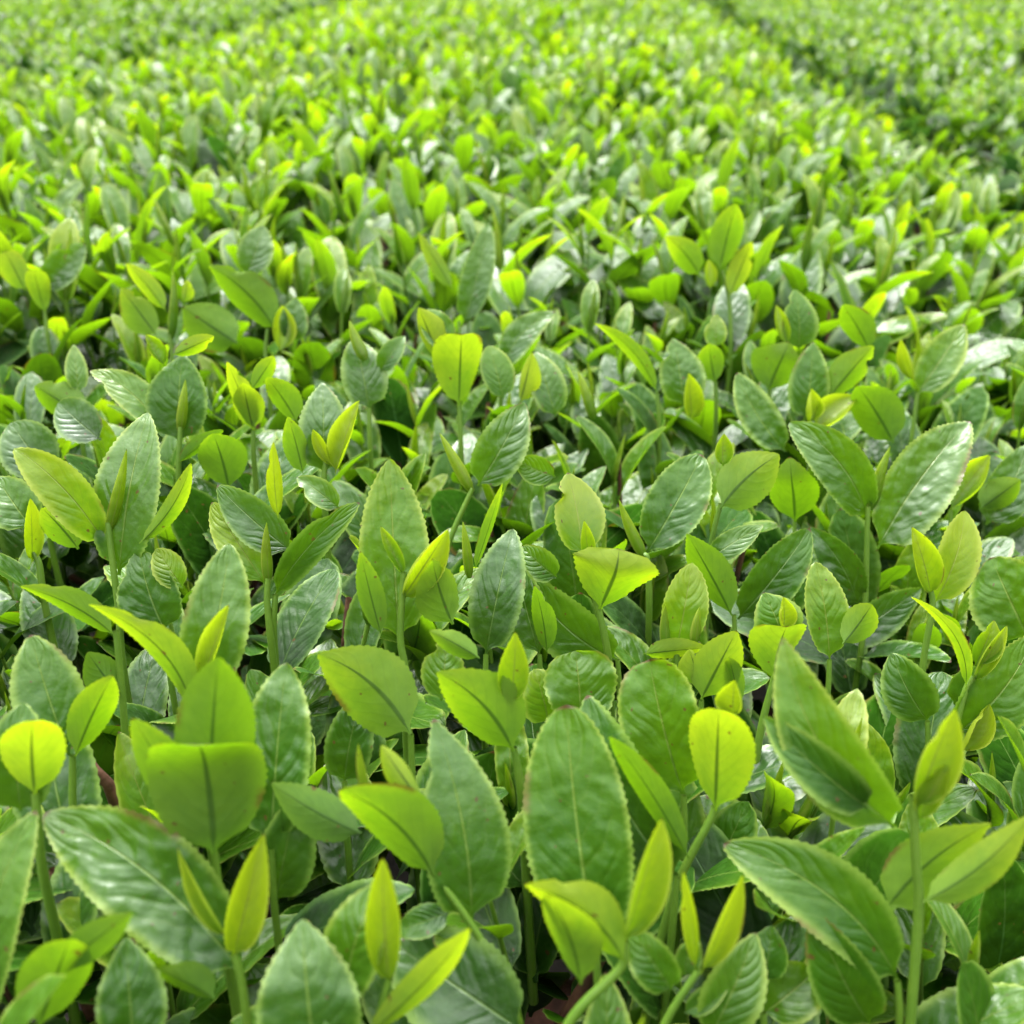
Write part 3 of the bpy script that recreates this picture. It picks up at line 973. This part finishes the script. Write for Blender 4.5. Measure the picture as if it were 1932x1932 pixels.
proto_obj = {}
def place_shoot(i, M, label):
    if i not in proto_obj:
        r = bpy.data.objects.new('tea_shoot', None)
        r.empty_display_size = 0.01
        COL.objects.link(r)
        kids = [obj(nm, mesh_from(nm, *g, [M_STEM if nm == 'stem' else M_LEAF]), r) for nm, g in PROTO[0][i]]
        proto_obj[i] = (r, kids)
        o = r
    else:
        r, kids = proto_obj[i]
        o = r.copy()
        COL.objects.link(o)
        for kd in kids:
            c = kd.copy()
            c.parent = o
            COL.objects.link(c)
    o.matrix_world = Matrix(M.tolist())
    tag(o, label, 'tea shoot', GROUP)
    return o

# labels of scattered shoots: by the nearest hand-read shoot, or by place in the photo
SHORT = """pale leaf cut by the left edge|long glossy leaf at lower left|leaf with the dark pinhole|half lit leaf at the bottom edge|broad crinkled bottom blade
upright yellow spear at bottom centre|wide dark shiny low leaf|dull ribbed blade with curled tip|largest grey green leaf|bent folded yellow leaf
pair of thin yellow spears|low cupped bright leaf|arched glossy yellow rimmed blade|tall bare stemmed shoot|rolled hooked leaf at right edge
pale rimmed leaf near the forked shoot|flat grey leaf at right edge|pale rounded leaf on thin stem|pale toothed upright leaf|heart shaped yellow leaf
tall shoot with ribbed folded leaf|pointed yellow leaf near right edge|pale upright leaf with spear|leaning smooth oval leaf|bright one sided leaf
scorched orange edged leaf|dark drooping leaf|pale blotched leaf|cupped yellow leaf|long slanting blade
thick curled yellow rim|crumpled pale rimmed leaf|upright oval yellow leaf|twin tilted yellow leaves|wide bent green leaf
tall wavy blade|dark ribbed leaning leaf|half hidden greyish leaf|dark broad low leaf|slender oval leaf with curved bud
tall grey leaf at left|smooth tapering grey leaf|toothed leaf at left|long green leaf at left edge|dark toothed leaf at left
round yellow leaf at left edge|broadest olive leaf|dark puckered blade|small pointed bud|yellowish leaf with rolled tip
arching two toned leaf|grey blade with crowning leaf|glowing rounded yellow leaf|spoon shaped grey leaf|narrow yellow fold
thin arched yellow leaf|grey leaf arching right|tapering far grey leaf|tallest yellow cluster|double lobed green leaf
grey upright blade at right|folded bright young pair|tilted oval leaf with cream bud|small pale spoon leaf|twin yellow round leaves
three overlapping yellow leaves|pair of wide green leaves|narrow grey leaf at left|broad grey leaf behind folded leaf|small yellow leaf cluster
dark spear crossing a leaf|notched leaf at left edge|large dull leaf at left edge""".replace(chr(10), '|').split('|')
def label_own():
    """name each scattered shoot by what stands nearest to it, else by row and place"""
    labs, used = {}, set()
    mark = []
    for (p, S), sh in zip(CAT_NODES, SHORT):
        x = [l[1] * .4 + l[3] * .6 for l in S['leaves'][:2]]
        y = [l[2] * .4 + l[4] * .6 for l in S['leaves'][:2]]
        mark.append((sum(x) / len(x), sum(y) / len(y), sh))
    rest = []
    for k in sorted(own):
        dp, i, M, dt, px, py = cands[k]
        sz = np.linalg.norm(M[:3, 0])
        desc = ('small' if sz < 0.9 else 'large' if sz > 1.1 else 'mid sized')
        done = False
        for d, mx, my, sh in sorted((math.hypot(px - mx, 2 * (py - my)), mx, my, sh) for mx, my, sh in mark)[:4]:
            if d > 170:
                break
            dx, dy = px - mx, 2 * (py - my)
            a = math.degrees(math.atan2(-dy, dx)) % 360
            rel = ('right of', 'behind and right of', 'behind', 'behind and left of', 'left of', 'in front and left of', 'in front of', 'in front and right of')[int((a + 22.5) // 45) % 8]
            for dist in (('close',) if d < 90 else ('a little',)):
                lab = '%s tea shoot standing %s %s the %s' % (desc, dist, rel, sh)
                if (rel, sh) not in used and len(lab.split()) <= 16:
                    used.add((rel, sh))
                    labs[k] = lab
                    done = True
            if done:
                break
        if not done:
            rest.append(k)
    for k in rest:
        dp, i, M, dt, px, py = cands[k]
        sz = np.linalg.norm(M[:3, 0])
        labs[k] = '%s blurred tea shoot about %d percent across and %d percent down the photo' % (
            'small' if sz < 1.1 else 'large' if sz > 1.35 else 'mid sized', round(px / PX * 100), round(py / PX * 100))
    return labs
LABS = label_own()
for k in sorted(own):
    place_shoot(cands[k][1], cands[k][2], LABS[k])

def heap_shoots(h, items, lodf):
    by = {}
    for dp, i, M, dt in items:
        by.setdefault((i, lodf(dp)), []).append((M, dt))
    for (i, l), lst in by.items():
        Ms = np.array([m for m, _ in lst]); dts = [t for _, t in lst]
        for nm, g in PROTO[l][i]:
            h.add(g, Ms, dts if nm != 'stem' else None, 1 if nm == 'stem' else 0)
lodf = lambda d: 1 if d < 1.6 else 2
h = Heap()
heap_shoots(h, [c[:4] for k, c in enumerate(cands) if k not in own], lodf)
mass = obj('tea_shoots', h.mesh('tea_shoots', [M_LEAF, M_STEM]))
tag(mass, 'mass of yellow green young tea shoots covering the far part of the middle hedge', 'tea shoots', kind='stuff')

# ---------------------------------------------------------------- the hedges: mature leaves, branches (and the side hedges' own shoots)
MAT = []
for i in range(8):
    rg = random.Random(500 + i)
    L = rg.uniform(0.045, 0.068)
    mk = lambda nv, nu: leaf_geo(L, L * rg.uniform(.40, .48), nv, nu, fold=rg.uniform(.05, .3), curl=rg.uniform(.2, .8), twist=rg.uniform(-.3, .3),
                                 wave=rg.uniform(0.005, .03), teeth=0.03 if nv > 15 else 0, tone=rg.uniform(.0, .2), seed=900 + i)
    MAT.append((mk(20, 6), mk(8, 2)))

def hedge(k, label, y1):
    root = bpy.data.objects.new('tea_hedge', None)
    COL.objects.link(root)
    c = C0 + k * PITCH_ROW
    root.location = (c, 2.0, 0)
    off = np.array((c, 2.0, 0))
    hp = Heap()
    for (ya, yb, g, lo) in ((-0.25, 1.1, 0.018, 0), (1.1, 3.0, 0.025, 1), (3.0, y1, 0.036, 1)):
        P, x, y, d = scatter(k, ya, yb, g, 900 if k == 0 else 1500)
        n = len(P)
        if not n: continue
        dep = 0.060 + 0.15 * rng.uniform(0, 1, n) ** 1.2 + (0.028 if lo == 0 else 0.0)
        idx = rng.randint(len(MAT), size=n)
        for q in range(len(MAT)):
            sel = np.nonzero(idx == q)[0]
            Ms = []
            for s in sel:
                inc = R(rng.uniform(15, 70))
                sc = rng.uniform(.75, 1.15)
                yw = rng.uniform(0, 6.28)
                if lo == 0 and k == 0:
                    b0 = P[s] - np.array((0, 0, dep[s]))
                    dirn = (rotz(yw) @ rotx(math.pi / 2 - inc))[:3, 1]
                    if any(hides(b0 + dirn * q2, 0.008 * PX / max(0.1, (b0 - CAM) @ FW)) for q2 in (0.025, 0.04, 0.058)):
                        continue
                Ms.append(trans(P[s] - off - np.array((0, 0, dep[s]))) @ rotz(yw) @ rotx(math.pi / 2 - inc) @ roty(rng.normal(0, .35)) @ np.diag((sc, sc, sc, 1)))
            if len(Ms):
                hp.add(MAT[q][lo], np.array(Ms), rng.uniform(-.05, .12, len(Ms)))
    # flanks of the hedge facing the furrows
    for sgn in (-1, 1):
        ys = np.arange(-0.2, y1, 0.03)
        n = len(ys) * 12
        Y = np.repeat(ys, 12) + rng.uniform(-.02, .02, n)
        zz = rng.uniform(0.25, 0.70, n)
        X = c + sgn * (0.87 - 0.10 * (0.7 - zz)) + rng.uniform(-.03, .03, n)
        P = np.stack([X, Y, zz], -1)
        ok = in_frame(P, 2600)[0]
        Ms = [trans(p - off) @ rotz(rng.uniform(0, 6.28)) @ rotx(math.pi / 2 - R(rng.uniform(30, 110))) for p in P[ok]]
        if Ms:
            hp.add(MAT[int(rng.randint(8))][1], np.array(Ms), rng.uniform(-.05, .05, len(Ms)))
    fo = obj('foliage', hp.mesh('foliage', [M_LEAF]), root)
    # woody twigs under the leaves
    hb = Heap()
    P, x, y, d = scatter(k, -0.2, min(y1, 3.5), 0.075)
    for p in P:
        top = p - off - np.array((0, 0, rng.uniform(.055, .11)))
        dx = rng.normal(0, .03, 2)
        mid = top + np.array((dx[0], dx[1], -0.09))
        bot = mid + np.array((dx[1] * 2, dx[0] * 2, -0.22))
        kink = top + np.array((rng.normal(0, .008), rng.normal(0, .008), -.04))
        hb.add(tube_geo([top, kink, mid, bot], [0.0014, 0.002, 0.003, 0.005], 5), np.eye(4))
    if k == 0:
        for tw in ('658,1128 655,1165 652,1218', '163,1425 180,1452 205,1480', '470,835 476,868 480,915', '492,845 488,880 486,918',
                   '505,850 498,885 494,915', '668,1150 660,1180', '735,705 738,760', '100,1640 104,1700 108,1760'):
            pq = [tuple(map(float, v.split(','))) for v in tw.split()]
            b0 = on_plane(*pq[0], np.array((0, 0, 0.80 - 0.052)), Z)
            ps = [on_plane(a, b, b0, plane_n(15)) - off for a, b in pq]
            ps.append(ps[-1] + np.array((0.004, 0.006, -0.12)))
            hb.add(tube_geo(ps, np.linspace(0.0014, 0.0026, len(ps)), 7), np.eye(4))
    # main limbs down to the soil
    for yy in np.arange(0.0, y1, 0.45):
        for _ in range(4):
            b0 = np.array((rng.normal(0, .05), yy + rng.normal(0, .05) - 2.0, -0.02))
            e = b0 + np.array((rng.uniform(-.5, .5), rng.uniform(-.25, .25), 0.55))
            hb.add(tube_geo([b0, b0 * .6 + e * .4 + np.array((0, 0, .04)), e], [0.022, 0.013, 0.006], 6), np.eye(4))
    obj('branches', hb.mesh('branches', [M_BARK]), root)
    if k != 0:
        items = []
        for (ya, yb, g) in ((-0.1, 2.4, 0.040), (2.4, y1, 0.050)):
            P, x, y, d = scatter(k, ya, yb, g, 1500)
            for p, dp in zip(P, d):
                s = rng.uniform(.65, .90)
                base = p - off - np.array((0, 0, 0.095 * s + rng.uniform(-.008, .016)))
                M = trans(base) @ rotz(rng.uniform(0, 6.28)) @ rotx(rng.normal(0, .15)) @ roty(rng.normal(0, .15)) @ np.diag((s, s, s, 1))
                items.append((dp, rng.randint(NPROTO), M, rng.uniform(-.05, .13)))
        hs = Heap()
        heap_shoots(hs, items, lambda d: 2)
        sh = obj('young_shoots', hs.mesh('young_shoots', [M_LEAF, M_STEM]), root)
        sh['kind'] = 'stuff'
    tag(root, label, 'tea hedge', 'clipped tea hedges side by side')
hedge(0, 'broad middle tea hedge filling the picture with dark mature leaves and brown twigs', 8.0)
hedge(1, 'finer looking tea hedge beyond the dark furrow at the upper right', 8.0)
hedge(-1, 'blurred tea hedge beyond the shadowed furrow at the upper left', 8.0)
